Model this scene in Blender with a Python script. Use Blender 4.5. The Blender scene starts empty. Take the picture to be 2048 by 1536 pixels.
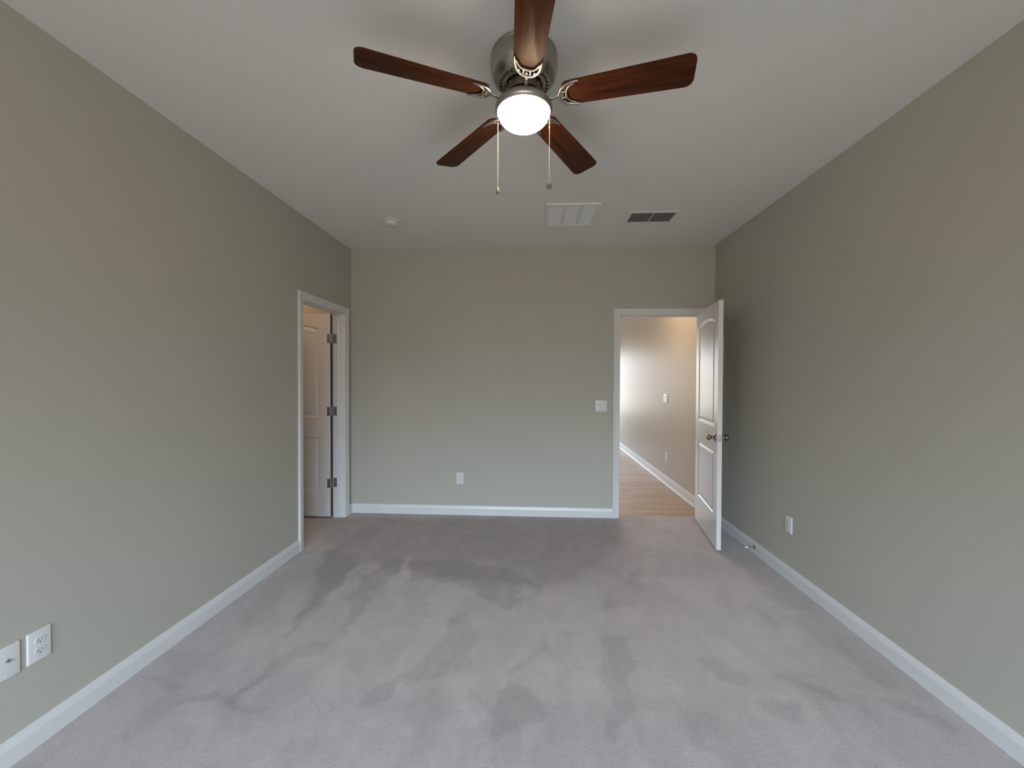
import bpy, bmesh, math, random
import numpy as np
from mathutils import Matrix, Vector
from mathutils.geometry import tessellate_polygon

C = bpy.context.scene.collection
SC = bpy.context.scene
PI = math.pi

# ------------------------------------------------------------------ camera
YAW, PITCH, ROLL, CAM_H = 0.0505, 0.0133, 0.0038, 1.406
F_PX = 809.0
F = Vector((-math.sin(YAW)*math.cos(PITCH), math.cos(YAW)*math.cos(PITCH), -math.sin(PITCH)))
R = Vector((math.cos(YAW), math.sin(YAW), 0)); U = R.cross(F)
R2 = R*math.cos(ROLL) + U*math.sin(ROLL); U2 = -R*math.sin(ROLL) + U*math.cos(ROLL)
cam = bpy.data.cameras.new('camera'); cam_o = bpy.data.objects.new('camera', cam); C.objects.link(cam_o)
M = Matrix((R2, U2, -F)).transposed().to_4x4(); M.translation = (0, 0, CAM_H)
cam_o.matrix_world = M
cam.sensor_fit = 'HORIZONTAL'; cam.sensor_width = 36.0; cam.lens = F_PX/2048*36.0
cam.clip_start = 0.02; cam.clip_end = 100
SC.camera = cam_o

# ------------------------------------------------------------------ room sizes (metres)
XL, XR, YB, YF, ZC = -1.8865, 1.8084, 4.1286, -2.20, 2.74
WT = 0.115                      # partition thickness
HALL_Y1, HALL_X0 = 10.2, -3.2   # the room beyond the doorway
SIDE_X0, SIDE_Y0 = -3.7, 2.5    # the room through the left doorway

# ------------------------------------------------------------------ light
SKY, GLOW = 30.0, 47.0
w = bpy.data.worlds.new('sky'); SC.world = w; w.use_nodes = True
def sky(strength):
    """overcast sky: dark ground and treeline low down, brightening steeply with height"""
    nt = w.node_tree; bg = nt.nodes['Background']; tc = nt.nodes.new('ShaderNodeTexCoord'); sp = nt.nodes.new('ShaderNodeSeparateXYZ')
    mr = nt.nodes.new('ShaderNodeMapRange'); mr.inputs['From Min'].default_value = -1; mr.inputs['From Max'].default_value = 1
    cr = nt.nodes.new('ShaderNodeValToRGB'); el = cr.color_ramp.elements
    el[0].position = 0.0; el[0].color = (0.16, 0.15, 0.125, 1)
    el[1].position = 0.49; el[1].color = (0.18, 0.17, 0.145, 1)
    for p, c in ((0.53, (0.22, 0.24, 0.25, 1)), (0.62, (0.68, 0.85, 1.04, 1)), (1.0, (0.78, 0.94, 1.14, 1))):
        e = el.new(p); e.color = c
    L = nt.links.new
    L(tc.outputs['Generated'], sp.inputs[0]); L(sp.outputs['Z'], mr.inputs['Value']); L(mr.outputs['Result'], cr.inputs['Fac']); L(cr.outputs['Color'], bg.inputs['Color'])
    bg.inputs['Strength'].default_value = strength
sky(SKY)
w.cycles.sampling_method = 'MANUAL'; w.cycles.sample_map_resolution = 512

def area(name, loc, rot, sx, sy, power, col, spread=PI):
    l = bpy.data.lights.new(name, 'AREA'); l.shape = 'RECTANGLE'; l.size = sx; l.size_y = sy
    l.energy = power; l.color = col; l.spread = spread
    o = bpy.data.objects.new(name, l); C.objects.link(o); o.location = loc; o.rotation_euler = rot
    return o
def point(name, loc, power, col, rad):
    l = bpy.data.lights.new(name, 'POINT'); l.energy = power; l.color = col; l.shadow_soft_size = rad
    o = bpy.data.objects.new(name, l); C.objects.link(o); o.location = loc
    return o
def portal(x0, x1, z0, z1, y, ry):
    o = area('sky_portal', ((x0+x1)/2, y, (z0+z1)/2), (ry, 0, 0), x1-x0, z1-z0, 1.0, (1, 1, 1)); o.data.cycles.is_portal = True
# windows behind the camera let the sky in; one more at the far end of the room beyond the doorway
WIN = [(-1.45, -0.12), (0.12, 1.45)]; WZ0, WZ1 = 0.60, 2.30
HW = (0.25, 1.55, 0.55, 2.15)
for a, b in WIN: portal(a, b, WZ0, WZ1, YF-WT-0.01, math.radians(90))
portal(*HW, HALL_Y1+WT+0.01, math.radians(-90))
area('daylight_far', ((HW[0]+HW[1])/2, HALL_Y1+WT+0.12, (HW[2]+HW[3])/2), (math.radians(-90), 0, 0), HW[1]-HW[0], HW[3]-HW[2], 8, (0.93, 0.97, 1.0))
area('daylight_far', (HALL_X0+0.05, 7.2, 1.5), (0, math.radians(-90), 0), 1.6, 2.6, 40, (0.95, 0.97, 1.0))
point('hall_lamp', (1.05, 4.9, 2.55), 27, (1.0, 0.72, 0.45), 0.08)
point('side_room_lamp', (-2.70, 3.60, 2.60), 10.5, (1.0, 0.66, 0.40), 0.06)

SC.view_settings.view_transform = 'Standard'; SC.view_settings.look = 'None'
SC.view_settings.exposure = 0.0; SC.view_settings.gamma = 1.0; SC.view_settings.use_curve_mapping = False
SC.cycles.max_bounces = 12; SC.cycles.diffuse_bounces = 7; SC.cycles.glossy_bounces = 4
SC.cycles.use_denoising = True; SC.cycles.sample_clamp_indirect = 6.0

# ------------------------------------------------------------------ materials
def mat(name, col, rough=0.5, metal=0.0, spec=0.5, bump=None, var=None, aniso=0.0, sheen=0.0):
    m = bpy.data.materials.new(name); m.use_nodes = True; nt = m.node_tree; b = nt.nodes['Principled BSDF']
    b.inputs['Base Color'].default_value = (*col, 1); b.inputs['Roughness'].default_value = rough
    b.inputs['Metallic'].default_value = metal; b.inputs['Specular IOR Level'].default_value = spec
    b.inputs['Anisotropic'].default_value = aniso; b.inputs['Sheen Weight'].default_value = sheen
    tc = nt.nodes.new('ShaderNodeTexCoord')
    if var:                      # (scale, low, high): a gentle variation of the paint's own tone
        n = nt.nodes.new('ShaderNodeTexNoise'); n.inputs['Scale'].default_value = var[0]; n.inputs['Detail'].default_value = 4
        nt.links.new(tc.outputs['Object'], n.inputs['Vector'])
        r = nt.nodes.new('ShaderNodeValToRGB'); r.color_ramp.elements[0].position = 0.3; r.color_ramp.elements[1].position = 0.7
        r.color_ramp.elements[0].color = (*[c*var[1] for c in col], 1); r.color_ramp.elements[1].color = (*[c*var[2] for c in col], 1)
        nt.links.new(n.outputs['Fac'], r.inputs['Fac']); nt.links.new(r.outputs['Color'], b.inputs['Base Color'])
    if bump:                     # (scale, strength, stretch)
        n = nt.nodes.new('ShaderNodeTexNoise'); n.inputs['Scale'].default_value = bump[0]; n.inputs['Detail'].default_value = 3
        mp = nt.nodes.new('ShaderNodeMapping'); mp.inputs['Scale'].default_value = bump[2] if len(bump) > 2 else (1, 1, 1)
        nt.links.new(tc.outputs['Object'], mp.inputs['Vector']); nt.links.new(mp.outputs['Vector'], n.inputs['Vector'])
        bp = nt.nodes.new('ShaderNodeBump'); bp.inputs['Strength'].default_value = bump[1]; bp.inputs['Distance'].default_value = 0.002
        nt.links.new(n.outputs['Fac'], bp.inputs['Height']); nt.links.new(bp.outputs['Normal'], b.inputs['Normal'])
    return m

WALL = mat('greige_wall_paint', (0.442, 0.428, 0.370), 0.62, spec=0.35, bump=(160, 0.12), var=(1.3, 0.985, 1.015))
WALL2 = mat('warm_wall_paint', (0.49, 0.445, 0.385), 0.47, spec=0.45, bump=(120, 0.10), var=(1.3, 0.985, 1.015))
CEIL = mat('ceiling_paint', (0.77, 0.76, 0.735), 0.9, spec=0.2, bump=(90, 0.25), var=(1.5, 0.99, 1.01))
TRIM = mat('white_trim_paint', (0.655, 0.655, 0.645), 0.34, spec=0.5, bump=(40, 0.04), var=(3, 0.99, 1.01))
DOORM = mat('white_door_paint', (0.665, 0.65, 0.63), 0.36, spec=0.55, bump=(60, 0.14, (2.4, 1, 0.12)))
PLATE = mat('white_plastic', (0.67, 0.67, 0.66), 0.32, spec=0.5, var=(30, 0.99, 1.01))
PLATE_IN = mat('white_plastic_inset', (0.63, 0.63, 0.62), 0.35, spec=0.5, var=(30, 0.99, 1.01))
VENTW = mat('white_enamel', (0.74, 0.75, 0.745), 0.4, spec=0.5, var=(12, 0.98, 1.02))
DARK = mat('dark_cavity', (0.03, 0.03, 0.03), 0.9, var=(20, 0.8, 1.2))
SLOT = mat('dark_slot', (0.10, 0.10, 0.105), 0.7, var=(40, 0.9, 1.1))
DUCT = mat('duct_grey', (0.135, 0.13, 0.125), 0.7, var=(20, 0.9, 1.1))
NICKEL = mat('brushed_nickel', (0.42, 0.39, 0.355), 0.33, metal=1.0, bump=(90, 0.10, (1, 1, 14)), aniso=0.4, var=(25, 0.95, 1.05))
NICKEL_D = mat('dark_motor_metal', (0.16, 0.125, 0.105), 0.38, metal=0.9, var=(25, 0.9, 1.1))
STEEL = mat('satin_hinge_steel', (0.36, 0.355, 0.345), 0.36, metal=0.85, var=(60, 0.9, 1.1))
KNOBM = mat('satin_knob_metal', (0.30, 0.27, 0.25), 0.24, metal=1.0, var=(60, 0.9, 1.1))
BRASS = mat('pale_brass_chain', (0.50, 0.44, 0.35), 0.42, metal=1.0, var=(80, 0.9, 1.1))
PENDANT = mat('dull_grey_pendant', (0.16, 0.15, 0.145), 0.5, metal=0.3, var=(60, 0.9, 1.1))
RUBBER = mat('white_rubber', (0.74, 0.74, 0.73), 0.6, var=(60, 0.97, 1.03))

def wood_blade():
    m = bpy.data.materials.new('walnut_blade'); m.use_nodes = True; nt = m.node_tree; b = nt.nodes['Principled BSDF']
    tc = nt.nodes.new('ShaderNodeTexCoord'); mp = nt.nodes.new('ShaderNodeMapping'); mp.inputs['Scale'].default_value = (1.6, 24, 24)
    nt.links.new(tc.outputs['Object'], mp.inputs['Vector'])
    n = nt.nodes.new('ShaderNodeTexNoise'); n.inputs['Scale'].default_value = 2.2; n.inputs['Detail'].default_value = 6; n.inputs['Distortion'].default_value = 0.5
    nt.links.new(mp.outputs['Vector'], n.inputs['Vector'])
    r = nt.nodes.new('ShaderNodeValToRGB')
    r.color_ramp.elements[0].position = 0.30; r.color_ramp.elements[0].color = (0.034, 0.0105, 0.005, 1)
    r.color_ramp.elements[1].position = 0.75; r.color_ramp.elements[1].color = (0.112, 0.033, 0.011, 1)
    nt.links.new(n.outputs['Fac'], r.inputs['Fac']); nt.links.new(r.outputs['Color'], b.inputs['Base Color'])
    b.inputs['Roughness'].default_value = 0.44; b.inputs['Specular IOR Level'].default_value = 0.10
    return m
BLADE = wood_blade()

def glow_glass():
    m = bpy.data.materials.new('lit_opal_glass'); m.use_nodes = True; nt = m.node_tree; b = nt.nodes['Principled BSDF']
    b.inputs['Base Color'].default_value = (0.85, 0.82, 0.76, 1); b.inputs['Roughness'].default_value = 0.25
    tc = nt.nodes.new('ShaderNodeTexCoord'); n = nt.nodes.new('ShaderNodeTexNoise'); n.inputs['Scale'].default_value = 6
    nt.links.new(tc.outputs['Object'], n.inputs['Vector'])
    mx = nt.nodes.new('ShaderNodeMixRGB'); mx.inputs[1].default_value = (1.0, 0.73, 0.46, 1); mx.inputs[2].default_value = (1.0, 0.76, 0.50, 1)
    nt.links.new(n.outputs['Fac'], mx.inputs[0]); nt.links.new(mx.outputs[0], b.inputs['Emission Color'])
    b.inputs['Emission Strength'].default_value = GLOW
    return m
OPAL = glow_glass()

def pane_mat():
    m = bpy.data.materials.new('window_glass'); m.use_nodes = True; nt = m.node_tree; nt.nodes.remove(nt.nodes['Principled BSDF'])
    out = nt.nodes['Material Output']; t = nt.nodes.new('ShaderNodeBsdfTransparent'); g = nt.nodes.new('ShaderNodeBsdfGlossy')
    g.inputs['Roughness'].default_value = 0.02; fr = nt.nodes.new('ShaderNodeFresnel'); fr.inputs['IOR'].default_value = 1.35
    mx = nt.nodes.new('ShaderNodeMixShader'); nt.links.new(fr.outputs[0], mx.inputs[0]); nt.links.new(t.outputs[0], mx.inputs[1]); nt.links.new(g.outputs[0], mx.inputs[2])
    nt.links.new(mx.outputs[0], out.inputs['Surface']); return m
PANE = pane_mat()

def carpet_mat():
    m = bpy.data.materials.new('cut_pile_carpet'); m.use_nodes = True; nt = m.node_tree; b = nt.nodes['Principled BSDF']
    L = nt.links.new
    tc = nt.nodes.new('ShaderNodeTexCoord'); at = nt.nodes.new('ShaderNodeAttribute'); at.attribute_name = 'nap_and_light'
    def noise(scale, det, lo, hi, stretch=(1, 1, 1), rot=0.0, dist=0.0, f0=0.28, f1=0.72):
        mp = nt.nodes.new('ShaderNodeMapping'); mp.inputs['Scale'].default_value = stretch; mp.inputs['Rotation'].default_value = (0, 0, rot)
        L(tc.outputs['Object'], mp.inputs['Vector'])
        n = nt.nodes.new('ShaderNodeTexNoise'); n.inputs['Scale'].default_value = scale; n.inputs['Detail'].default_value = det; n.inputs['Distortion'].default_value = dist
        L(mp.outputs['Vector'], n.inputs['Vector'])
        r = nt.nodes.new('ShaderNodeMapRange'); r.inputs['From Min'].default_value = f0; r.inputs['From Max'].default_value = f1
        r.inputs['To Min'].default_value = lo; r.inputs['To Max'].default_value = hi
        L(n.outputs['Fac'], r.inputs['Value']); return n, r.outputs['Result']
    def mul(a, c):
        x = nt.nodes.new('ShaderNodeMath'); x.operation = 'MULTIPLY'; L(a, x.inputs[0]); L(c, x.inputs[1]); return x.outputs[0]
    fine_n, fine = noise(190, 4, 0.86, 1.14)
    _, tuft = noise(55, 3, 0.95, 1.05)
    _, mid = noise(11, 4, 0.955, 1.045, dist=0.6)
    _, big = noise(2.6, 3, 0.95, 1.05, (1.0, 0.45, 1), 0.5, 1.2)
    _, wisp = noise(5.0, 7, 0.962, 1.032, (1.0, 0.6, 1), -0.4, 0.9, 0.44, 0.56)
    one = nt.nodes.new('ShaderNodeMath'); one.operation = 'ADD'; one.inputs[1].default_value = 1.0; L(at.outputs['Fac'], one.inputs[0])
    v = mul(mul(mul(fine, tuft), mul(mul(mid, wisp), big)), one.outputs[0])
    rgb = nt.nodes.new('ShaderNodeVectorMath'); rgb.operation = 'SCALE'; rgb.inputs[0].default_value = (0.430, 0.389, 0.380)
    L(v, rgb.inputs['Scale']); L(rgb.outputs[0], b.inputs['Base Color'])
    b.inputs['Roughness'].default_value = 1.0; b.inputs['Specular IOR Level'].default_value = 0.05; b.inputs['Sheen Weight'].default_value = 0.12
    bp = nt.nodes.new('ShaderNodeBump'); bp.inputs['Strength'].default_value = 0.5; bp.inputs['Distance'].default_value = 0.004
    L(fine_n.outputs['Fac'], bp.inputs['Height']); L(bp.outputs['Normal'], b.inputs['Normal'])
    return m
CARPET = carpet_mat()

def plank_mat():
    m = bpy.data.materials.new('oak_planks'); m.use_nodes = True; nt = m.node_tree; b = nt.nodes['Principled BSDF']; L = nt.links.new
    tc = nt.nodes.new('ShaderNodeTexCoord')
    br = nt.nodes.new('ShaderNodeTexBrick'); br.inputs['Scale'].default_value = 1.0; br.inputs['Brick Width'].default_value = 1.22; br.inputs['Row Height'].default_value = 0.165
    br.inputs['Mortar Size'].default_value = 0.003; br.inputs['Color1'].default_value = (0.47, 0.315, 0.185, 1); br.inputs['Color2'].default_value = (0.39, 0.25, 0.14, 1)
    br.inputs['Mortar'].default_value = (0.12, 0.08, 0.05, 1); br.offset = 0.37
    L(tc.outputs['Object'], br.inputs['Vector'])
    mp = nt.nodes.new('ShaderNodeMapping'); mp.inputs['Scale'].default_value = (1.2, 26, 1); L(tc.outputs['Object'], mp.inputs['Vector'])
    n = nt.nodes.new('ShaderNodeTexNoise'); n.inputs['Scale'].default_value = 1.5; n.inputs['Detail'].default_value = 6; L(mp.outputs['Vector'], n.inputs['Vector'])
    r = nt.nodes.new('ShaderNodeValToRGB'); r.color_ramp.elements[0].position = 0.35; r.color_ramp.elements[0].color = (0.55, 0.5, 0.46, 1)
    r.color_ramp.elements[1].position = 0.6; r.color_ramp.elements[1].color = (1.05, 1.05, 1.05, 1); L(n.outputs['Fac'], r.inputs['Fac'])
    mx = nt.nodes.new('ShaderNodeMixRGB'); mx.blend_type = 'MULTIPLY'; mx.inputs[0].default_value = 0.8
    L(br.outputs['Color'], mx.inputs[1]); L(r.outputs['Color'], mx.inputs[2]); L(mx.outputs[0], b.inputs['Base Color'])
    b.inputs['Roughness'].default_value = 0.42
    return m
PLANK = plank_mat()

# ------------------------------------------------------------------ mesh helpers
def box(bm, x0, x1, y0, y1, z0, z1, bev=0.0, mi=0):
    vs = [bm.verts.new(p) for p in ((x0,y0,z0),(x1,y0,z0),(x1,y1,z0),(x0,y1,z0),(x0,y0,z1),(x1,y0,z1),(x1,y1,z1),(x0,y1,z1))]
    fs = [bm.faces.new([vs[i] for i in q]) for q in ((3,2,1,0),(4,5,6,7),(0,1,5,4),(1,2,6,5),(2,3,7,6),(3,0,4,7))]
    for f in fs: f.material_index = mi
    if bev:
        es = list({e for f in fs for e in f.edges})
        r = bmesh.ops.bevel(bm, geom=es, offset=bev, segments=2, profile=0.7, affect='EDGES')
        for f in r['faces']: f.material_index = mi
    return vs
def lathe(bm, prof, seg=48, mi=0, ctr=(0, 0, 0), axis='Z', close=True):
    def P(r, z, a):
        c, s = r*math.cos(a), r*math.sin(a)
        p = {'Z': (c, s, z), 'X': (z, c, s), 'Y': (s, z, c)}[axis]
        return (p[0]+ctr[0], p[1]+ctr[1], p[2]+ctr[2])
    rings = []
    for r, z in prof:
        if r < 1e-6: rings.append([bm.verts.new(P(0, z, 0))])
        else: rings.append([bm.verts.new(P(r, z, 2*PI*k/seg)) for k in range(seg)])
    for a, b in zip(rings, rings[1:]):
        for k in range(seg):
            k2 = (k+1) % seg
            q = [a[k % len(a)], a[k2 % len(a)], b[k2 % len(b)], b[k % len(b)]]
            q2 = []
            for v in q:
                if v not in q2: q2.append(v)
            if len(q2) >= 3:
                f = bm.faces.new(q2); f.material_index = mi
def tube(bm, pts, rad, seg=8, mi=0, flat=1.0, closed=False):
    """sweep of an ellipse along a polyline; flat scales it along z"""
    pts = [Vector(p) for p in pts]; n = len(pts); rings = []
    for i, p in enumerate(pts):
        t = (pts[min(i+1, n-1)] - pts[max(i-1, 0)]).normalized()
        up = Vector((0, 0, 1)) if abs(t.z) < 0.95 else Vector((1, 0, 0))
        s = t.cross(up).normalized(); u = s.cross(t).normalized()
        rr = rad[i] if isinstance(rad, (list, tuple)) else rad
        rings.append([bm.verts.new(p + s*(rr*math.cos(2*PI*k/seg)) + u*(rr*flat*math.sin(2*PI*k/seg))) for k in range(seg)])
    for a, b in zip(rings, rings[1:]):
        for k in range(seg): bm.faces.new((a[k], a[(k+1) % seg], b[(k+1) % seg], b[k])).material_index = mi
    bm.faces.new(rings[0][::-1]).material_index = mi; bm.faces.new(rings[-1]).material_index = mi
def prism(bm, pts, z0, z1, mi=0):
    """extrude a ccw xy outline"""
    lo = [bm.verts.new((x, y, z0)) for x, y in pts]; hi = [bm.verts.new((x, y, z1)) for x, y in pts]
    fs = [bm.faces.new(lo[::-1]), bm.faces.new(hi)]
    n = len(pts)
    for i in range(n): fs.append(bm.faces.new((lo[i], lo[(i+1) % n], hi[(i+1) % n], hi[i])))
    for f in fs: f.material_index = mi
    return fs
def sphere(bm, c, r, u=8, v=6, mi=0):
    s = bmesh.ops.create_uvsphere(bm, u_segments=u, v_segments=v, radius=r, matrix=Matrix.Translation(c))
    for vv in s['verts']:
        for f in vv.link_faces: f.material_index = mi
def obj(name, bm, mats, parent=None, loc=(0, 0, 0), rz=0.0, smooth=None):
    bmesh.ops.recalc_face_normals(bm, faces=bm.faces[:])
    me = bpy.data.meshes.new(name); bm.to_mesh(me); bm.free()
    for m in (mats if isinstance(mats, (list, tuple)) else [mats]): me.materials.append(m)
    if smooth is not None:
        me.shade_smooth(); me.set_sharp_from_angle(angle=math.radians(smooth))
    o = bpy.data.objects.new(name, me); C.objects.link(o); o.parent = parent; o.location = loc; o.rotation_euler = (0, 0, rz)
    return o
def tag(o, label, cat, group=None, kind=None):
    o['label'] = label; o['category'] = cat
    if group: o['group'] = group
    if kind: o['kind'] = kind
    return o
def struct(o, label, cat): return tag(o, label, cat, kind='structure')
def thing(name, label, cat, loc, rz=0.0, group=None):
    o = bpy.data.objects.new(name, None); C.objects.link(o); o.location = loc; o.rotation_euler = (0, 0, rz); o.empty_display_size = 0.05
    return tag(o, label, cat, group)
def B(): return bmesh.new()

def pierced(bm, axis, c0, c1, u0, u1, z0, z1, holes):
    """a wall slab between c0..c1 on its thin axis ('x' or 'y'), with rectangular holes (ua, ub, za, zb)"""
    us = sorted({u0, u1, *[h[0] for h in holes], *[h[1] for h in holes]}); zs = sorted({z0, z1, *[h[2] for h in holes], *[h[3] for h in holes]})
    vid = {}
    def V(i, j, s):
        k = (i, j, s)
        if k not in vid:
            c = c1 if s else c0
            vid[k] = bm.verts.new((c, us[i], zs[j]) if axis == 'x' else (us[i], c, zs[j]))
        return vid[k]
    solid = {}
    for i in range(len(us)-1):
        for j in range(len(zs)-1):
            um, zm = (us[i]+us[i+1])/2, (zs[j]+zs[j+1])/2
            solid[i, j] = not any(h[0] < um < h[1] and h[2] < zm < h[3] for h in holes)
    for (i, j), s in solid.items():
        if not s: continue
        for side in (0, 1): bm.faces.new((V(i, j, side), V(i+1, j, side), V(i+1, j+1, side), V(i, j+1, side)))
        for (di, dj, a, b) in ((-1, 0, (i, j), (i, j+1)), (1, 0, (i+1, j), (i+1, j+1)), (0, -1, (i, j), (i+1, j)), (0, 1, (i, j+1), (i+1, j+1))):
            if not solid.get((i+di, j+dj), False): bm.faces.new((V(*a, 0), V(*b, 0), V(*b, 1), V(*a, 1)))

# ------------------------------------------------------------------ doorway sizes
D1 = dict(a=0.880, b=1.678, z=2.047)     # clear opening of the doorway in the back wall (x)
D2 = dict(a=3.233, b=3.975, z=2.047)     # clear opening of the doorway in the left wall (y)
JT = 0.019

# ------------------------------------------------------------------ floors
MARKS=[
(0.05, [(-1.5, 1.9), (-.9, 1.75), (0, 1.8), (.9, 1.8), (1.5, 2.2), (1.6, 2.9), (.9, 2.9), (.5, 2.75), (-.3, 2.7), (-.9, 2.9), (-1.6, 2.6)]),  # broad paler nap band, painted in to make up for light falloff
(-.16, [(-1.44, 2.44), (-1.66, 3.2), (-1.33, 3.15), (-1.3, 2.74), (-1.34, 2.26)]),
(-.17, [(-1.01, 2.09), (-1.08, 2.29), (-1.16, 2.54), (-1.19, 2.77), (-1.06, 3.13), (-.96, 3.03), (-.99, 2.63), (-1.02, 2.32)]),
(-.17, [(-.85, 2.71), (-.92, 3.03), (-.7, 3.08), (-.49, 3.06), (-.27, 2.97), (-.06, 2.9), (0.07, 2.74), (0.03, 2.59), (-.15, 2.43), (-.24, 2.51), (-.57, 2.75), (-.72, 2.8)]),
(-.13, [(-.6, 1.89), (-.46, 2.12), (-.5, 2.33), (-.38, 2.39), (-.3, 2.19), (-.29, 1.98), (-.42, 1.84), (-.56, 1.81)]),
(-.17, [(-.75, 1.65), (-.75, 1.74), (-.67, 1.83), (-.6, 1.88), (-.62, 1.77), (-.67, 1.71), (-.7, 1.66)]),
(-.15, [(-.18, 1.6), (-.14, 1.72), (-.11, 1.83), (-.06, 1.86), (0.11, 1.7), (-.04, 1.6), (-.14, 1.55)]),
(-.13, [(0.34, 2.03), (0.4, 2.17), (0.54, 2.27), (0.5, 2.02), (0.4, 1.67), (0.31, 1.53), (0.32, 1.67), (0.34, 1.88)]),
(-.12, [(-.12, 1.91), (-.02, 2.02), (0.08, 2.21), (0.07, 2.08), (-.03, 1.96)]),
(-.12, [(0.41, 2.54), (0.61, 2.8), (0.82, 3.1), (0.75, 2.73), (0.61, 2.49), (0.45, 2.5)]),
(-.07, [(-.45, 1.58), (-.46, 1.75), (-.41, 1.81), (-.38, 1.67), (-.41, 1.54)]),
(-.1, [(-2.14, 3.96), (0.91, 4.09), (0.73, 3.38), (0.45, 2.99), (0.1, 2.71), (-.11, 2.75), (-.98, 2.9), (-1.32, 3.01), (-1.46, 2.6), (-1.71, 3.31)]),
(0.1, [(-.31, 1.63), (-.3, 1.72), (-.23, 1.76), (-.18, 1.68), (-.25, 1.62)]),
(0.12, [(-.98, 3.1), (-.96, 3.11), (-.85, 2.71), (-.96, 2.71)]),
(0.12, [(-.09, 2.54), (-.06, 2.84), (0.01, 2.73), (-.02, 2.59)]),
(0.12, [(-.39, 2.64), (-.36, 2.71), (-.33, 2.57), (-.36, 2.52)]),
(0.08, [(-.45, 3.03), (-.43, 3.11), (-.2, 3.07), (-.24, 3.01)]),
(0.05, [(-1.62, 3.83), (-1.3, 3.85), (-1.11, 3.61), (-1.34, 3.55)]),
(-.15, [(-1.35, 2.09), (-1.37, 2.26), (-1.45, 2.76), (-1.35, 2.92), (-1.3, 2.82), (-1.29, 2.26), (-1.34, 2.11)]),
(-.16, [(-1.31, 1.66), (-1.29, 1.77), (-1.3, 1.93), (-1.26, 1.95), (-1.25, 1.8), (-1.27, 1.68)]),
(-.12, [(-1.27, 1.91), (-1.2, 2.06), (-1.09, 2.12), (-1.06, 2.01), (-1.18, 1.92), (-1.24, 1.82)]),
(-.12, [(-1.85, 1.78), (-1.73, 1.78), (-1.58, 1.76), (-1.59, 1.73), (-1.72, 1.74)]),
(-.12, [(-1.61, 1.68), (-1.32, 1.7), (-1.1, 1.64), (-1.12, 1.62), (-1.34, 1.65), (-1.56, 1.66)]),
(0.08, [(-1.43, 1.54), (-1.48, 1.66), (-1.37, 1.66), (-1.3, 1.56), (-1.34, 1.52)]),
(0.08, [(-1.58, 1.4), (-1.58, 1.46), (-1.54, 1.44), (-1.54, 1.39)]),
(-.13, [(0.85, 2.06), (0.94, 2.09), (1.03, 1.98), (0.98, 1.91), (0.86, 1.9)]),
(-.13, [(1.17, 1.97), (1.3, 1.95), (1.37, 1.85), (1.32, 1.82), (1.25, 1.88), (1.18, 1.92)]),
(-.13, [(0.98, 1.83), (1.08, 1.83), (1.18, 1.77), (1.1, 1.7), (1.03, 1.74)]),
(-.09, [(1.65, 2.28), (1.68, 2.15), (1.71, 1.95), (1.63, 1.91), (1.56, 2.05)]),
(-.1, [(1.52, 1.81), (1.64, 1.86), (1.72, 1.73), (1.69, 1.68), (1.58, 1.75)]),
(-.12, [(1.35, 2.61), (1.45, 2.51), (1.4, 2.32), (1.35, 2.28), (1.34, 2.5)]),
(-.06, [(0.6, 1.82), (0.78, 1.74), (0.77, 1.64), (0.64, 1.56), (0.58, 1.66)]),
(0.08, [(1.43, 1.91), (1.59, 1.86), (1.53, 1.82), (1.43, 1.89)]),
(0.08, [(1.48, 2.55), (1.73, 2.52), (1.68, 2.47), (1.49, 2.49)]),
]

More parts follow.
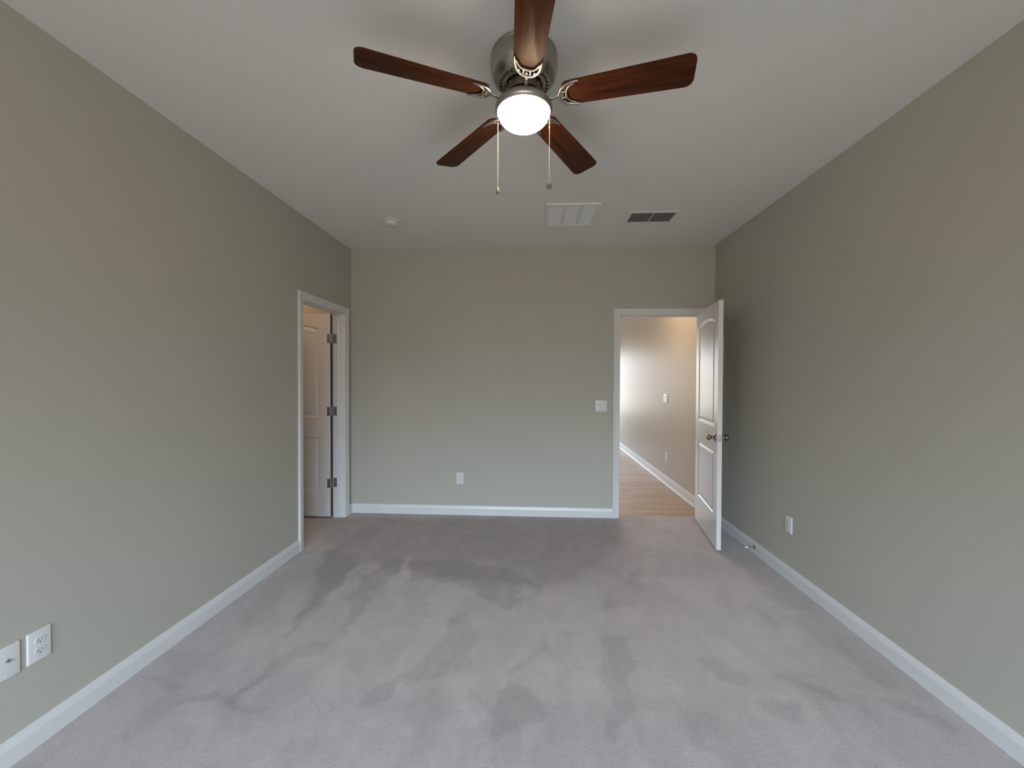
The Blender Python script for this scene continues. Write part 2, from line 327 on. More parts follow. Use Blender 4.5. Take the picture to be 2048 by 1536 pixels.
def nap_floor():
    x0, x1, y0, y1, st = SIDE_X0-0.02, XR+0.02, YF-0.02, YB+0.088, 0.0125
    nx, ny = int(round((x1-x0)/st)), int(round((y1-y0)/st))
    xs = np.linspace(x0, x1, nx+1); ys = np.linspace(y0, y1, ny+1)
    X, Y = np.meshgrid(xs, ys)
    WX = X + 0.018*np.sin(23*Y+5*X) + 0.005*np.sin(57*Y-31*X+1.3) + 0.002*np.sin(121*X+77*Y)
    WY = Y + 0.022*np.sin(19*X+7*Y+0.7) + 0.006*np.sin(61*X+23*Y) + 0.002*np.sin(133*Y-83*X)
    nap_and_light = np.zeros_like(X)
    def inside(P):
        r = np.zeros(X.shape, bool); n = len(P)
        for i in range(n):
            ax, ay = P[i]; bx, by = P[(i+1) % n]
            if ay == by: continue
            c = ((ay > WY) != (by > WY)) & (WX < (bx-ax)*(WY-ay)/(by-ay)+ax); r ^= c
        return r
    def blur(A, k):
        for _ in range(k):
            Q = np.pad(A, 1, mode='edge'); A = (Q[:-2, 1:-1]+Q[2:, 1:-1]+Q[1:-1, :-2]+Q[1:-1, 2:]+2*A)/6
        return A
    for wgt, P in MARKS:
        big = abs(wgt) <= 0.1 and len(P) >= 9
        nap_and_light += wgt*(1.8 if big else 1.0)*blur(inside(P).astype(float), 28 if big else 1)
    nap_and_light = np.clip(nap_and_light, -0.27, 0.14)
    co = np.stack([X, Y, np.zeros_like(X)], -1).reshape(-1, 3)
    idx = np.arange((nx+1)*(ny+1)).reshape(ny+1, nx+1)
    q = np.stack([idx[:-1, :-1], idx[:-1, 1:], idx[1:, 1:], idx[1:, :-1]], -1).reshape(-1, 4)
    me = bpy.data.meshes.new('floor'); me.vertices.add(len(co)); me.vertices.foreach_set('co', co.ravel())
    me.loops.add(q.size); me.loops.foreach_set('vertex_index', q.ravel().astype(np.int32))
    me.polygons.add(len(q)); me.polygons.foreach_set('loop_start', (np.arange(len(q))*4).astype(np.int32))
    me.polygons.foreach_set('loop_total', np.full(len(q), 4, np.int32)); me.update(calc_edges=True)
    at = me.attributes.new('nap_and_light', 'FLOAT', 'POINT'); at.data.foreach_set('value', nap_and_light.ravel().astype(np.float32))
    me.materials.append(CARPET)
    o = bpy.data.objects.new('floor', me); C.objects.link(o)
    return struct(o, 'grey beige cut pile carpet with vacuum marks across the bedroom', 'floor')
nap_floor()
bm = B(); box(bm, HALL_X0-0.1, XR+0.02, YB+0.088, HALL_Y1+0.1, -0.03, -0.006)
struct(obj('floor_hallway', bm, PLANK), 'light oak plank floor beyond the open right door', 'floor')

# ------------------------------------------------------------------ ceilings
bm = B(); box(bm, XL-0.05, XR+0.05, YF-0.1, YB+0.05, ZC, ZC+0.06)
struct(obj('ceiling', bm, CEIL), 'flat off white bedroom ceiling', 'ceiling')
bm = B(); box(bm, HALL_X0-0.1, XR+0.05, YB+0.05, HALL_Y1+0.1, ZC, ZC+0.06)
struct(obj('ceiling_hallway', bm, CEIL), 'white ceiling of the room beyond the right door', 'ceiling')
bm = B(); box(bm, SIDE_X0-0.1, XL-0.05, SIDE_Y0-0.1, YB+0.05, ZC, ZC+0.06)
struct(obj('ceiling_side_room', bm, CEIL), 'ceiling of the small room through the left door', 'ceiling')

# ------------------------------------------------------------------ walls
bm = B(); pierced(bm, 'x', XL-WT, XL, YF-WT, YB, 0, ZC, [(D2['a']-JT, D2['b']+JT, 0, D2['z']+JT)])
struct(obj('wall_left', bm, WALL), 'greige left wall with a doorway near the far corner', 'wall')
bm = B(); pierced(bm, 'x', XR, XR+WT, YF-WT, YB+WT/2, 0, ZC, [])
struct(obj('wall_right', bm, WALL), 'plain greige right wall of the bedroom', 'wall')
bm = B(); pierced(bm, 'y', YB, YB+WT, SIDE_X0-WT, XR, 0, ZC, [(D1['a']-JT, D1['b']+JT, 0, D1['z']+JT)])
struct(obj('wall_back', bm, WALL), 'greige far wall with the open doorway at its right end', 'wall')
bm = B(); pierced(bm, 'y', YF-WT, YF, XL, XR, 0, ZC, [(a, b, WZ0, WZ1) for a, b in WIN])
struct(obj('wall_front', bm, WALL), 'window wall behind the viewpoint', 'wall')
bm = B(); pierced(bm, 'x', XR, XR+WT, YB+WT/2, HALL_Y1+WT, 0, ZC, [])
struct(obj('wall_hallway_right', bm, WALL2), 'pale warm wall seen through the open right doorway', 'wall')
bm = B(); pierced(bm, 'y', HALL_Y1, HALL_Y1+WT, HALL_X0-WT, XR, 0, ZC, [HW])
struct(obj('wall_hallway_far', bm, WALL2), 'far window wall of the room beyond the right doorway', 'wall')
bm = B(); pierced(bm, 'x', HALL_X0-WT, HALL_X0, YB+WT, HALL_Y1, 0, ZC, [])
struct(obj('wall_hallway_left', bm, WALL2), 'left wall of the room beyond the right doorway', 'wall')
bm = B(); pierced(bm, 'x', SIDE_X0-WT, SIDE_X0, SIDE_Y0, YB, 0, ZC, [])
struct(obj('wall_side_room_left', bm, WALL2), 'far side wall of the small room through the left doorway', 'wall')
bm = B(); pierced(bm, 'y', SIDE_Y0-WT, SIDE_Y0, SIDE_X0-WT, XL-WT, 0, ZC, [])
struct(obj('wall_side_room_front', bm, WALL2), 'near wall of the small room through the left doorway', 'wall')

# ------------------------------------------------------------------ windows
def window(n, x0, x1, z0, z1, y0, y1, label):
    """double hung window in a wall whose thin axis is y"""
    bm = B(); t = 0.045; ym = (y0+y1)/2
    for (a, b, c, d) in ((x0, x0+t, z0, z1), (x1-t, x1, z0, z1), (x0+t, x1-t, z0, z0+t), (x0+t, x1-t, z1-t, z1), (x0+t, x1-t, (z0+z1)/2-0.02, (z0+z1)/2+0.02)):
        box(bm, a, b, ym-0.03, ym+0.03, c, d, 0.003)
    o = struct(obj('window_%d' % n, bm, TRIM), label, 'window')
    bm = B(); box(bm, x0+t, x1-t, ym-0.002, ym+0.002, z0+t, z1-t); obj('pane', bm, PANE, o)
window(1, *WIN[0], WZ0, WZ1, YF-WT, YF, 'left window of the wall behind the viewpoint')
window(2, *WIN[1], WZ0, WZ1, YF-WT, YF, 'right window of the wall behind the viewpoint')
window(3, *HW, HALL_Y1, HALL_Y1+WT, 'bright window at the far end of the room beyond the right doorway')

# ------------------------------------------------------------------ baseboards
BP = [(0, 0), (0.0145, 0), (0.0145, 0.066), (0.012, 0.074), (0.0085, 0.086), (0.006, 0.093), (0.0, 0.095)]
def baseboard(bm, p0, p1, nrm, shoe=False):
    p0, p1, nrm = Vector((*p0, 0)), Vector((*p1, 0)), Vector((*nrm, 0))
    prof = BP if not shoe else [(0, 0), (0.030, 0), (0.029, 0.010), (0.024, 0.018), (0.0145, 0.021), (0.0145, 0.085), (0.009, 0.098), (0.006, 0.108), (0, 0.110)]
    a = [bm.verts.new(p0 + nrm*t + Vector((0, 0, z))) for t, z in prof]; b = [bm.verts.new(p1 + nrm*t + Vector((0, 0, z))) for t, z in prof]
    for i in range(len(prof)-1): bm.faces.new((a[i], b[i], b[i+1], a[i+1]))
    bm.faces.new(a); bm.faces.new(b[::-1])
CW = 0.062
bm = B(); baseboard(bm, (XL, YF), (XL, D2['a']-0.004-CW), (1, 0)); baseboard(bm, (XL, D2['b']+0.004+CW), (XL, YB), (1, 0))
struct(obj('baseboard_left', bm, TRIM), 'white baseboard along the left wall', 'baseboard')
bm = B(); baseboard(bm, (XR, YB), (XR, YF), (-1, 0))
struct(obj('baseboard_right', bm, TRIM), 'white baseboard along the right wall', 'baseboard')
bm = B(); baseboard(bm, (XL+0.0145, YB), (D1['a']-0.004-CW, YB), (0, -1)); baseboard(bm, (D1['b']+0.004+CW, YB), (XR-0.0145, YB), (0, -1))
struct(obj('baseboard_back', bm, TRIM), 'white baseboard along the far wall', 'baseboard')
bm = B(); baseboard(bm, (XR-0.0145, YF), (XL+0.0145, YF), (0, 1))
struct(obj('baseboard_front', bm, TRIM), 'white baseboard under the windows behind the viewpoint', 'baseboard')
bm = B(); baseboard(bm, (XR, HALL_Y1), (XR, YB+WT), (-1, 0), True)
struct(obj('baseboard_hallway', bm, TRIM, loc=(0, 0, -0.006)), 'white baseboard with shoe moulding beyond the right doorway', 'baseboard')

# ------------------------------------------------------------------ door casings and jambs
CP = [(0, 0), (0, 0.008), (0.008, 0.011), (0.034, 0.012), (0.042, 0.0165), (0.056, 0.018), (0.062, 0.015), (0.062, 0)]
def frame(bm, put, a, b, z, t0, t1):
    """put(u, t, z) -> point; opening a..b up to z, wall faces at t0 (bedroom) and t1; casing grows outward from each face"""
    for face, sgn in ((t0, -1 if t0 < t1 else 1), (t1, 1 if t0 < t1 else -1)):
        st = []
        for u, th in CP:
            u += 0.004
            st.append([bm.verts.new(put(*q)) for q in ((a-u, face+sgn*th, 0), (a-u, face+sgn*th, z+u), (b+u, face+sgn*th, z+u), (b+u, face+sgn*th, 0))])
        for i in range(len(st)):
            j = (i+1) % len(st)
            for k in range(3): bm.faces.new((st[i][k], st[i][k+1], st[j][k+1], st[j][k]))
        bm.faces.new([s[0] for s in st]); bm.faces.new([s[3] for s in st][::-1])
    def pbox(u0, u1, ta, tb, z0, z1):
        p, q = put(u0, ta, z0), put(u1, tb, z1)
        box(bm, min(p[0], q[0]), max(p[0], q[0]), min(p[1], q[1]), max(p[1], q[1]), z0, z1)
    pbox(a-JT, a, t0, t1, 0, z+JT); pbox(b, b+JT, t0, t1, 0, z+JT); pbox(a, b, t0, t1, z, z+JT)
    return pbox
bm = B(); pb = frame(bm, lambda u, t, z: (u, t, z), D1['a'], D1['b'], D1['z'], YB, YB+WT)
s0, s1 = YB+0.040, YB+0.075
pb(D1['a'], D1['a']+0.010, s0, s1, 0, D1['z']-0.010); pb(D1['b']-0.010, D1['b'], s0, s1, 0, D1['z']-0.010); pb(D1['a'], D1['b'], s0, s1, D1['z']-0.010, D1['z'])
struct(obj('trim_1', bm, TRIM), 'white casing around the right doorway in the far wall', 'door frame')
bm = B(); pb = frame(bm, lambda u, t, z: (t, u, z), D2['a'], D2['b'], D2['z'], XL, XL-WT)
s0, s1 = XL-0.040, XL-0.070
pb(D2['a'], D2['a']+0.010, s0, s1, 0, D2['z']-0.010); pb(D2['b']-0.010, D2['b'], s0, s1, 0, D2['z']-0.010); pb(D2['a'], D2['b'], s0, s1, D2['z']-0.010, D2['z'])
struct(obj('trim_2', bm, TRIM), 'white casing around the doorway in the left wall', 'door frame')

# ------------------------------------------------------------------ panel doors
def offset_poly(P, d):
    n = len(P); out = []
    for i in range(n):
        p0, p1, p2 = Vector(P[i-1]), Vector(P[i]), Vector(P[(i+1) % n])
        e1, e2 = (p1-p0).normalized(), (p2-p1).normalized()
        n1, n2 = Vector((-e1.y, e1.x)), Vector((-e2.y, e2.x))
        b = (n1+n2); b = b/max(0.2, b.dot(n1))
        out.append(tuple(p1 + b*d))
    return out
def door_mesh(wd, ht, th, sg):
    bm = B(); p0, p1 = 0.112, wd-0.112
    lower = [(p0, 0.262), (p1, 0.262), (p1, 0.795), (p0, 0.795)]
    zs, zp, n = 1.880, 1.921, 20; c = (p1-p0)/2; rad = (c*c+(zp-zs)**2)/(2*(zp-zs)); xm = (p0+p1)/2
    ang = math.asin(c/rad)
    arch = [(xm+rad*math.sin(ang-2*ang*k/n), zp-rad+rad*math.cos(ang-2*ang*k/n)) for k in range(n+1)]
    upper = [(p0, 0.993), (p1, 0.993)] + arch
    prof = [(0.005, 0.0015), (0.011, 0.0075), (0.019, 0.0090), (0.027, 0.0065), (0.040, 0.0030), (0.047, 0.0022)]
    outer = [(0, 0), (wd, 0), (wd, ht), (0, ht)]
    rims = []
    for side in (0, 1):
        Y = (lambda d: d) if side == 0 else (lambda d: th-d)
        loops = [outer, lower, upper]; allv = []
        vl = []
        for L in loops:
            vv = [bm.verts.new((x, Y(0), z)) for x, z in L]; vl.append(vv); allv += vv
        for t in tessellate_polygon([[Vector((x, z, 0)) for x, z in L] for L in loops]): bm.faces.new([allv[i] for i in t])
        rims.append(vl[0])
        for L, vv in ((lower, vl[1]), (upper, vl[2])):
            prev = vv
            for d, dep in prof:
                cur = [bm.verts.new((x, Y(dep), z)) for x, z in offset_poly(L, d)]
                for i in range(len(cur)): bm.faces.new((prev[i], prev[(i+1) % len(cur)], cur[(i+1) % len(cur)], cur[i]))
                prev = cur
            bm.faces.new(prev)
    for i in range(4): bm.faces.new((rims[0][i], rims[0][(i+1) % 4], rims[1][(i+1) % 4], rims[1][i]))
    return bm
TH = 0.035
# right door: hinged on the right jamb, swung about 80 degrees into the bedroom
PH = math.atan2(-0.98569, -0.16860)
W1 = 0.780
door1 = struct(obj('door_1', door_mesh(W1, 2.027, TH, 1), DOORM, loc=(1.6285, 4.117, 0.020), rz=PH), 'white two panel arched door standing open against the right wall', 'door')
KN = [(0.0, -0.066), (0.012, -0.065), (0.0215, -0.060), (0.0265, -0.051), (0.0255, -0.043), (0.020, -0.037), (0.0125, -0.032), (0.0105, -0.024), (0.0115, -0.016), (0.017, -0.011), (0.029, -0.008), (0.032, -0.004), (0.032, 0.0)]
for sgn, y0 in ((1, 0.0), (-1, TH)):
    bm = B(); lathe(bm, [(r, z*sgn) for r, z in KN], 32, axis='Y', ctr=(W1-0.066, y0, 0.908)); obj('door_knob', bm, KNOBM, door1, smooth=40)
bm = B(); box(bm, W1, W1+0.0015, 0.005, 0.030, 0.880, 0.937, 0.0004); box(bm, W1+0.001, W1+0.010, 0.011, 0.024, 0.897, 0.920, 0.002)
obj('latch_plate', bm, STEEL, door1)
# left door: hinged on the far jamb, swung a right angle into the small room
W2 = 0.737
door2 = struct(obj('door_2', door_mesh(W2, 2.027, TH, 1), DOORM, loc=(-2.0125, 3.972, 0.018), rz=PI), 'white two panel door swung open inside the left doorway', 'door')
for zc in (1.80, 1.072, 0.352):
    zc -= 0.018; bm = B(); h = 0.045
    box(bm, 0.001, 0.034, TH-0.0005, TH+0.0020, zc-h, zc+h, 0.001)            # leaf on the door
    box(bm, -0.0475, -0.0125, -0.004, -0.0022, zc-h, zc+h, 0.0008)             # leaf on the jamb
    for k in range(3): lathe(bm, [(0, zc-h+k*0.030), (0.0058, zc-h+k*0.030), (0.0058, zc-h+k*0.030+0.0292), (0, zc-h+k*0.030+0.0292)], 16, ctr=(-0.006, TH-0.004, 0))
    box(bm, -0.0125, 0.001, -0.003, TH, zc-h, zc-h+0.002)
    box(bm, -0.0125, 0.001, -0.003, TH, zc+h-0.002, zc+h)
    obj('hinge', bm, STEEL, door2, smooth=40)
GAP_SHADE = mat('hinge_gap_shade', (0.055, 0.042, 0.034), 0.8, var=(30, 0.85, 1.1))  # shade of the hinge gap, painted as a dark strip on the door edge
bm = B(); box(bm, -0.0012, 0.0003, 0.0015, TH-0.0015, 0.001, 2.026); obj('gap_shade_strip', bm, GAP_SHADE, door2)
bm = B()
for sgn, y0 in ((1, 0.0), (-1, TH)): lathe(bm, [(r, z*sgn) for r, z in KN], 24, axis='Y', ctr=(W2-0.066, y0, 0.908))
obj('door_knob', bm, KNOBM, door2, smooth=40)

# ------------------------------------------------------------------ ceiling fan
FX, FY = -0.041, 1.690
fan = thing('ceiling_fan', 'five blade ceiling fan with dark walnut blades and a lit white glass bowl', 'ceiling fan', (FX, FY, ZC))
ZB = 2.556 - ZC         # blade plane, below the ceiling
# motor housing: a drum against the ceiling, rounding in to a slotted skirt
bm = B()
lathe(bm, [(0, 0), (0.128, 0), (0.134, -0.004), (0.136, -0.012), (0.1335, -0.015), (0.1335, -0.020), (0.137, -0.023), (0.138, -0.050), (0.1375, -0.068), (0.134, -0.083), (0.126, -0.097), (0.114, -0.108), (0.1035, -0.114), (0.1035, -0.116),
           (0.080, -0.127), (0.077, -0.125), (0.077, -0.110), (0, -0.110)], 72)
housing = obj('motor_housing', bm, NICKEL, fan, smooth=35)
NS = 30
for k in range(NS):                       # cooling slots round the skirt
    a = 2*PI*k/NS; bm = B()
    vs = box(bm, 0.0810, 0.1020, -0.0040, 0.0040, -0.0013, 0.0013)
    tilt = math.atan2(0.011, 0.0235)
    bmesh.ops.transform(bm, matrix=Matrix.Rotation(a, 4, 'Z') @ Matrix.Translation((0, 0, -0.1216)) @ Matrix.Translation((0.0918, 0, 0)) @ Matrix.Rotation(tilt, 4, 'Y') @ Matrix.Translation((-0.0918, 0, 0)), verts=bm.verts)
    obj('vent_slot', bm, DARK, housing)
# flywheel with screws
bm = B(); lathe(bm, [(0, -0.112), (0.070, -0.112), (0.070, -0.150), (0.067, -0.158), (0.050, -0.162), (0, -0.162)], 56)
fly = obj('flywheel', bm, NICKEL_D, fan, smooth=35)
ANG0 = math.radians(203.5)
for k in range(10):
    a = ANG0 + 2*PI*(k//2)/5 + (0.30 if k % 2 else -0.30); bm = B()
    sphere(bm, (0.0700*math.cos(a), 0.0700*math.sin(a), -0.136), 0.0042, 10, 6); obj('screw', bm, NICKEL, fly, smooth=60)
# blades and brackets
PT = math.radians(12.0)
def pitch(bm):
    bmesh.ops.transform(bm, matrix=Matrix.Rotation(-PT, 4, 'X'), verts=bm.verts)
def blade_bm():
    r0, r1, w0, w1 = 0.160, 0.656, 0.106, 0.134
    pts = []
    def corner(cx, cy, rad, a0, a1, n=7):
        for i in range(n+1):
            a = a0+(a1-a0)*i/n; pts.append((cx+rad*math.cos(a), cy+rad*math.sin(a)))
    rt, rr = 0.030, 0.022
    corner(r1-rt, -w1/2+rt, rt, -PI/2, 0); corner(r1-rt, w1/2-rt, rt, 0, PI/2)
    corner(r0+rr, w0/2-rr, rr, PI/2, PI); corner(r0+rr, -w0/2+rr, rr, PI, 3*PI/2)
    bm = B(); fs = prism(bm, pts, -0.003, 0.003)
    es = [e for e in bm.edges if abs(e.verts[0].co.z-e.verts[1].co.z) < 1e-6]
    bmesh.ops.bevel(bm, geom=es, offset=0.0012, segments=2, profile=0.6, affect='EDGES')
    pitch(bm); return bm
def bracket_bm():
    """blade iron: an arm out of the flywheel and a crescent with two horns, an inner bow and two struts, under the blade"""
    bm = B(); z = -0.0068
    hw = 0.047
    outer = [(0.228, hw+0.004), (0.205, hw+0.003), (0.180, hw-0.003), (0.162, hw-0.014), (0.150, hw-0.030), (0.1465, 0.0)]
    outer = outer + [(x, -y) for x, y in outer[-2::-1]]
    # smooth the polyline
    def smooth(P, it=2):
        for _ in range(it):
            Q = [P[0]]
            for a, b in zip(P, P[1:]): Q += [(0.75*a[0]+0.25*b[0], 0.75*a[1]+0.25*b[1]), (0.25*a[0]+0.75*b[0], 0.25*a[1]+0.75*b[1])]
            P = Q+[P[-1]]
        return P
    O = smooth(outer); n = len(O)
    rad = [0.0035+0.0032*math.sin(PI*min(1, max(0, i/(n-1)))) for i in range(n)]
    tube(bm, [(x, y, z-0.001) for x, y in O], rad, 8, flat=0.75)
    inner = smooth([(0.212, hw-0.003), (0.190, hw-0.014), (0.180, hw-0.026), (0.1765, 0.010), (0.1765, -0.010), (0.180, -hw+0.026), (0.190, -hw+0.014), (0.212, -hw+0.003)])
    tube(bm, [(x, y, z) for x, y in inner], 0.0040, 8, flat=0.75)
    for s in (-1, 1): tube(bm, [(0.146, 0.013*s, z), (0.162, 0.0135*s, z-0.001), (0.178, 0.012*s, z)], 0.0038, 8, flat=0.75)
    for (x, y) in ((0.170, 0.030), (0.170, -0.030), (0.163, 0.0)):
        lathe(bm, [(0, z-0.0052), (0.0038, z-0.0046), (0.0052, z-0.002), (0.0052, z+0.004)], 12, ctr=(x, y, 0))
    pitch(bm)
    # arm
    tube(bm, [(0.055, 0, -0.0030), (0.075, 0, -0.0080), (0.098, 0, -0.0135), (0.122, 0, -0.0125), (0.140, 0, -0.0085), (0.150, 0, -0.0062)], [0.0095, 0.0095, 0.0085, 0.0075, 0.0080, 0.0085], 12, flat=0.55)
    return bm
b0 = obj('blade', blade_bm(), BLADE, fan, (0, 0, ZB), ANG0, smooth=30)
k0 = obj('blade_bracket', bracket_bm(), NICKEL, fan, (0, 0, ZB), ANG0, smooth=45)
for k in range(1, 5):
    for src in (b0, k0):
        c = src.copy(); C.objects.link(c); c.parent = fan; c.rotation_euler = (0, 0, ANG0+2*PI*k/5)
# light kit
bm = B(); z = 2.506-ZC
lathe(bm, [(0, z+0.060), (0.046, z+0.060), (0.052, z+0.054), (0.066, z+0.051), (0.088, z+0.047), (0.103, z+0.040), (0.113, z+0.030), (0.1185, z+0.019), (0.1185, z+0.010), (0.1150, z+0.003), (0.1100, z-0.001), (0.1075, z+0.001), (0.1070, z+0.010), (0, z+0.012)], 72)
kit = obj('light_fitter', bm, NICKEL, fan, smooth=50)
bm = B(); n = 14; prof = [(0.1060, z+0.009)]
for i in range(n+1):
    a = PI/2*i/n; prof.append((0.1065*math.cos(a) if i < n else 0, z-0.065*math.sin(a)))
lathe(bm, prof, 64)
obj('glass_bowl', bm, OPAL, fan, smooth=60)
# pull chains
def chain(x, y, z0, z1, label, pend):
    bm = B(); lx, ly = x-FX, y-FY
    n = int((z0-z1)/0.0042)
    tube(bm, [(lx, ly, z0-ZC), (lx, ly, z1-ZC)], 0.0006, 5)
    for k in range(n+1): sphere(bm, (lx, ly, z0-ZC-k*0.0042), 0.0016, 6, 4)
    lathe(bm, [(0, 0.006), (0.0022, 0.0045), (0.0028, 0), (0.0022, -0.0045), (0, -0.006)], 10, ctr=(lx, ly, z0-ZC-0.095))
    ch = obj('pull_chain', bm, BRASS, fan, smooth=60); ch['label'] = label
    d = math.hypot(lx, ly); ux, uy = lx/d, ly/d           # little eyelet on the fitter
    bm = B(); tube(bm, [(ux*0.100, uy*0.100, z0-ZC+0.006), (ux*0.116, uy*0.116, z0-ZC+0.003), (lx, ly, z0-ZC)], 0.0022, 8); obj('eyelet', bm, BRASS, ch, smooth=60)
    bm = B(); zz = z1-ZC
    if pend == 'bell': lathe(bm, [(0, zz+0.002), (0.003, zz+0.001), (0.0045, zz-0.004), (0.0075, zz-0.009), (0.0085, zz-0.022), (0.0075, zz-0.026), (0.004, zz-0.026), (0, zz-0.024)], 20, ctr=(lx, ly, 0)); 
    else:
        lathe(bm, [(0, -0.0022), (0.0115, -0.0022), (0.0125, 0), (0.0115, 0.0022), (0, 0.0022)], 28, axis='Y', ctr=(lx, ly, zz-0.013))
        lathe(bm, [(0, zz+0.002), (0.0022, zz), (0.0022, zz-0.003), (0, zz-0.004)], 10, ctr=(lx, ly, 0))
    obj('pull_knob', bm, PENDANT, ch, smooth=50)
chain(-0.153, 1.745, 2.516, 2.228, 'left pull chain with a small bell pendant', 'bell')
chain(0.0645, 1.652, 2.514, 2.197, 'right pull chain with a round disc pendant', 'disc')

# ------------------------------------------------------------------ ceiling fixtures
sd = thing('smoke_detector', 'round white smoke detector on the ceiling left of the grilles', 'smoke detector', (-1.200, 3.385, ZC))
bm = B(); lathe(bm, [(0, 0), (0.066, 0), (0.068, -0.003), (0.067, -0.011), (0.062, -0.013), (0, -0.013)], 48); obj('base', bm, PLATE, sd, smooth=35)
bm = B(); lathe(bm, [(0, -0.013), (0.055, -0.013), (0.060, -0.018), (0.060, -0.030), (0.055, -0.038), (0.043, -0.043), (0.020, -0.045), (0, -0.045)], 48)
for k in range(12):
    a = 2*PI*k/12; t = B(); box(t, 0.050, 0.0615, -0.009, 0.009, -0.0265, -0.0215); bmesh.ops.transform(t, matrix=Matrix.Rotation(a, 4, 'Z'), verts=t.verts)
    for f in t.faces: f.material_index = 1
    me = bpy.data.meshes.new('t'); t.to_mesh(me); t.free(); bm.from_mesh(me); bpy.data.meshes.remove(me)
obj('cover', bm, [PLATE, PLATE_IN], sd, smooth=35)
bm = B(); lathe(bm, [(0, -0.0475), (0.011, -0.047), (0.012, -0.045), (0.012, -0.042)], 24, ctr=(0.018, -0.012, 0)); obj('test_button', bm, PLATE_IN, sd, smooth=40)

def grille_frame(bm, x0, x1, y0, y1, bw, t, bars=()):
    for (a, b, c, d) in ((x0, x1, y0, y0+bw), (x0, x1, y1-bw, y1), (x0, x0+bw, y0+bw, y1-bw), (x1-bw, x1, y0+bw, y1-bw)):
        box(bm, a, b, c, d, -t, 0, 0.002)
    for (a, b) in bars: box(bm, a, b, y0+bw, y1-bw, -t*0.8, 0, 0.0015)
GX0, GX1, GY0, GY1 = 0.098, 0.515, 3.106, 3.550
ra = thing('return_air_grille', 'white square return air grille with three louvred panels on the ceiling', 'ceiling grille', ((GX0+GX1)/2, (GY0+GY1)/2, ZC))
hx, hy = (GX1-GX0)/2, (GY1-GY0)/2; bw = 0.032; pw = (2*hx-2*bw-2*0.030)/3
bars = [(-hx+bw+pw, -hx+bw+pw+0.030), (-hx+bw+2*pw+0.030, -hx+bw+2*pw+0.060)]
bm = B(); grille_frame(bm, -hx, hx, -hy, hy, bw, 0.013, bars); obj('frame', bm, VENTW, ra)
for k in range(3):
    xa = -hx+bw+k*(pw+0.030); bm = B(); ns = 24; st = (2*hy-2*bw)/ns
    for i in range(ns):
        y = -hy+bw+i*st
        q = [bm.verts.new(p) for p in ((xa, y, -0.0035), (xa+pw, y, -0.0035), (xa+pw, y+st*1.0, -0.0105), (xa, y+st*1.0, -0.0105), (xa, y, -0.0025), (xa+pw, y, -0.0025), (xa+pw, y+st*1.0, -0.0095), (xa, y+st*1.0, -0.0095))]
        for f in ((0, 1, 2, 3), (7, 6, 5, 4), (0, 4, 5, 1), (1, 5, 6, 2), (2, 6, 7, 3), (3, 7, 4, 0)): bm.faces.new([q[j] for j in f])
    obj('louver_panel', bm, VENTW, ra)
RX0, RX1, RY0, RY1 = 0.765, 1.168, 3.282, 3.512
reg = thing('air_register', 'white rectangular air register with dark slots on the ceiling nearest the right wall', 'air vent', ((RX0+RX1)/2, (RY0+RY1)/2, ZC))
hx, hy = (RX1-RX0)/2, (RY1-RY0)/2; bw = 0.026
bm = B(); grille_frame(bm, -hx, hx, -hy, hy, bw, 0.006, [(-0.004, 0.004)]); obj('frame', bm, VENTW, reg)
bm = B(); box(bm, -hx+bw*0.6, hx-bw*0.6, -hy+bw*0.6, hy-bw*0.6, -0.0012, 0.0); obj('duct_opening', bm, DUCT, reg)
for s in (0, 1):
    xa, xb = (-hx+bw, -0.004) if s == 0 else (0.004, hx-bw)
    ns = 9; st = (2*hy-2*bw)/ns
    for i in range(ns):
        y = -hy+bw+(i+0.5)*st; bm = B()
        q = [bm.verts.new(p) for p in ((xa, y, -0.0016), (xb, y, -0.0016), (xb, y+0.0055, -0.0068), (xa, y+0.0055, -0.0068), (xa, y+0.0010, -0.0014), (xb, y+0.0010, -0.0014), (xb, y+0.0065, -0.0066), (xa, y+0.0065, -0.0066))]
        for f in ((0, 1, 2, 3), (7, 6, 5, 4), (0, 4, 5, 1), (1, 5, 6, 2), (2, 6, 7, 3), (3, 7, 4, 0)): bm.faces.new([q[j] for j in f])
        obj('louver', bm, DUCT, reg)

# ------------------------------------------------------------------ wall plates
def plate_bm(wd, ht):
    bm = B(); box(bm, -wd/2, wd/2, -0.006, 0, -ht/2, ht/2)
    es = [e for e in bm.edges if not all(abs(v.co.y) < 1e-6 for v in e.verts)]
    bmesh.ops.bevel(bm, geom=es, offset=0.0035, segments=3, profile=0.6, affect='EDGES'); return bm
def receptacle_bm(zc):
    bm = B(); pts = []
    for k in range(32):
        a = 2*PI*k/32; pts.append((0.0172*math.cos(a), max(-0.0135, min(0.0135, 0.0172*math.sin(a)))))
    lo = [bm.verts.new((x, -0.0055, zc+y)) for x, y in pts]; hi = [bm.verts.new((x*0.97, -0.0078, zc+y*0.97)) for x, y in pts]
    bm.faces.new(hi)
    for i in range(32): bm.faces.new((lo[i], lo[(i+1) % 32], hi[(i+1) % 32], hi[i]))
    for x, h in ((-0.0062, 0.0042), (0.0062, 0.0034)): box(bm, x-0.0009, x+0.0009, -0.0081, -0.0060, zc+0.0025-h, zc+0.0025+h, mi=1)
    lathe(bm, [(0, -0.0081), (0.0026, -0.0081), (0.0026, -0.006)], 12, mi=1, axis='Y', ctr=(0, 0, zc-0.0075))
    return bm
def screw_at(parent, x, z, m=PLATE_IN):
    bm = B(); lathe(bm, [(0, -0.0072), (0.0022, -0.0070), (0.0032, -0.0055)], 14, axis='Y', ctr=(x, 0, z)); return obj('screw', bm, m, parent, smooth=50)
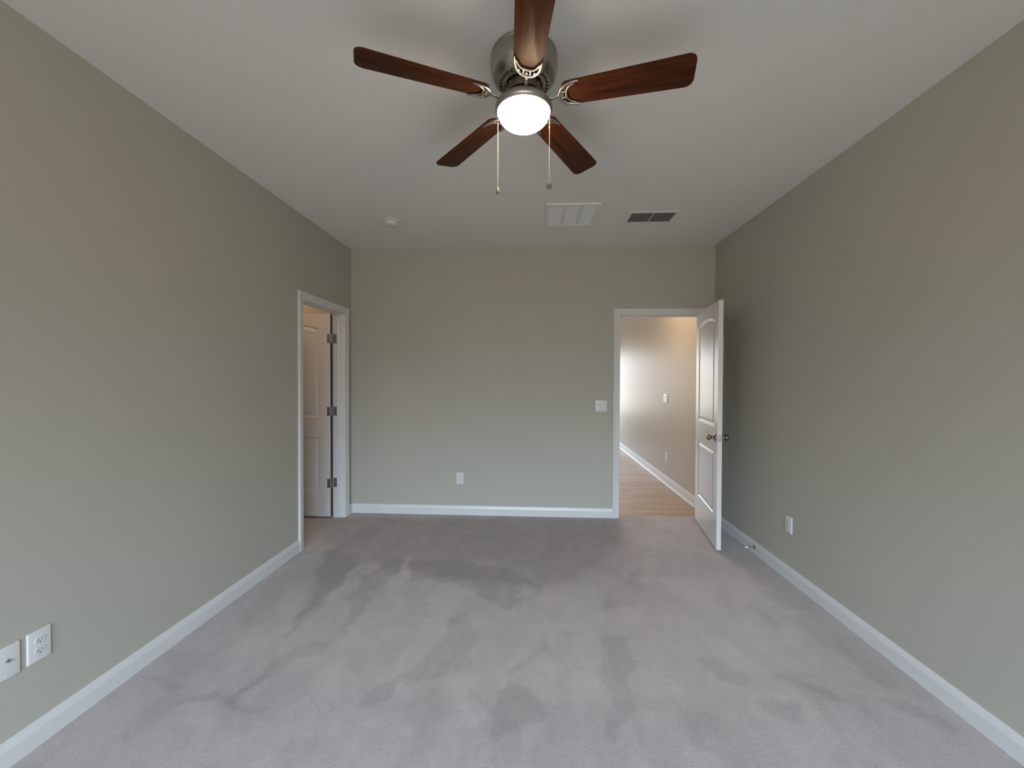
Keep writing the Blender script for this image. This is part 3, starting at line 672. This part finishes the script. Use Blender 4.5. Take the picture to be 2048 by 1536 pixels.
def outlet(label, loc, rz):
    t = thing('wall_outlet', label, 'outlet', loc, rz, None)
    obj('cover_plate', plate_bm(0.075, 0.118), PLATE, t, smooth=40)
    for zc in (0.0195, -0.0195): obj('receptacle', receptacle_bm(zc), [PLATE_IN, SLOT], t, smooth=40)
    screw_at(t, 0, 0); return t
outlet('white duplex outlet low on the far wall', (-0.743, YB, 0.376), 0)
outlet('white duplex outlet low on the right wall in front of the door stop', (XR, 2.931, 0.386), -PI/2)
outlet('white duplex outlet low on the left wall, beside the cable plate', (XL, 1.4435, 0.379), PI/2)
outlet('small pale outlet low on the wall seen through the open right doorway', (XR, 5.525, 0.364), -PI/2)
cp = thing('cable_plate', 'white plate with a single cable jack, cut by the left edge of the view', 'wall plate', (XL, 1.346, 0.377), PI/2)
obj('cover_plate', plate_bm(0.078, 0.118), PLATE, cp, smooth=40)
bm = B(); lathe(bm, [(0, -0.016), (0.0018, -0.016), (0.0018, -0.013), (0.0045, -0.013), (0.0045, -0.0085), (0.0058, -0.0085), (0.0058, -0.0055)], 18, axis='Y', ctr=(0.002, 0, 0.006)); obj('cable_jack', bm, STEEL, cp, smooth=40)
screw_at(cp, 0, 0.0415); screw_at(cp, 0, -0.0415)
def switches(label, loc, rz, n):
    wd = 0.0725+0.046*(n-1); t = thing('light_switch', label, 'light switch', loc, rz)
    obj('cover_plate', plate_bm(wd, 0.116), PLATE, t, smooth=40)
    for k in range(n):
        x = (k-(n-1)/2)*0.046; bm = B()
        for (za, zb, ya, yb) in ((0.003, 0.033, -0.0064, -0.0090), (-0.033, -0.003, -0.0090, -0.0064)):
            q = [bm.verts.new(p) for p in ((x-0.0163, ya, za), (x+0.0163, ya, za), (x+0.0163, yb, zb), (x-0.0163, yb, zb), (x-0.0163, -0.005, za), (x+0.0163, -0.005, za), (x+0.0163, -0.005, zb), (x-0.0163, -0.005, zb))]
            for f in ((0, 1, 2, 3), (7, 6, 5, 4), (0, 4, 5, 1), (1, 5, 6, 2), (2, 6, 7, 3), (3, 7, 4, 0)): bm.faces.new([q[j] for j in f])
        obj('rocker', bm, PLATE, t)
    return t
switches('square white double switch plate on the far wall left of the open doorway', (0.694, YB, 1.133), 0, 2)
switches('wide white switch plate on the pale wall seen through the open right doorway', (XR, 5.575, 1.143), -PI/2, 3)

# ------------------------------------------------------------------ door stop
ds = thing('door_stop', 'small metal door stop with white tip on the right baseboard behind the open door', 'door stop', (XR-0.0145, 3.330, 0.056))
bm = B(); lathe(bm, [(0, 0), (0.013, 0), (0.013, -0.004), (0.009, -0.009), (0.005, -0.013), (0, -0.013)], 20, axis='X'); obj('base', bm, KNOBM, ds, smooth=40)
bm = B(); lathe(bm, [(0, -0.010), (0.0038, -0.010), (0.0034, -0.062), (0, -0.062)], 14, axis='X'); obj('rod', bm, STEEL, ds, smooth=40)
bm = B(); lathe(bm, [(0, -0.060), (0.0075, -0.060), (0.0085, -0.066), (0.0078, -0.076), (0, -0.079)], 18, axis='X'); obj('rubber_tip', bm, RUBBER, ds, smooth=40)
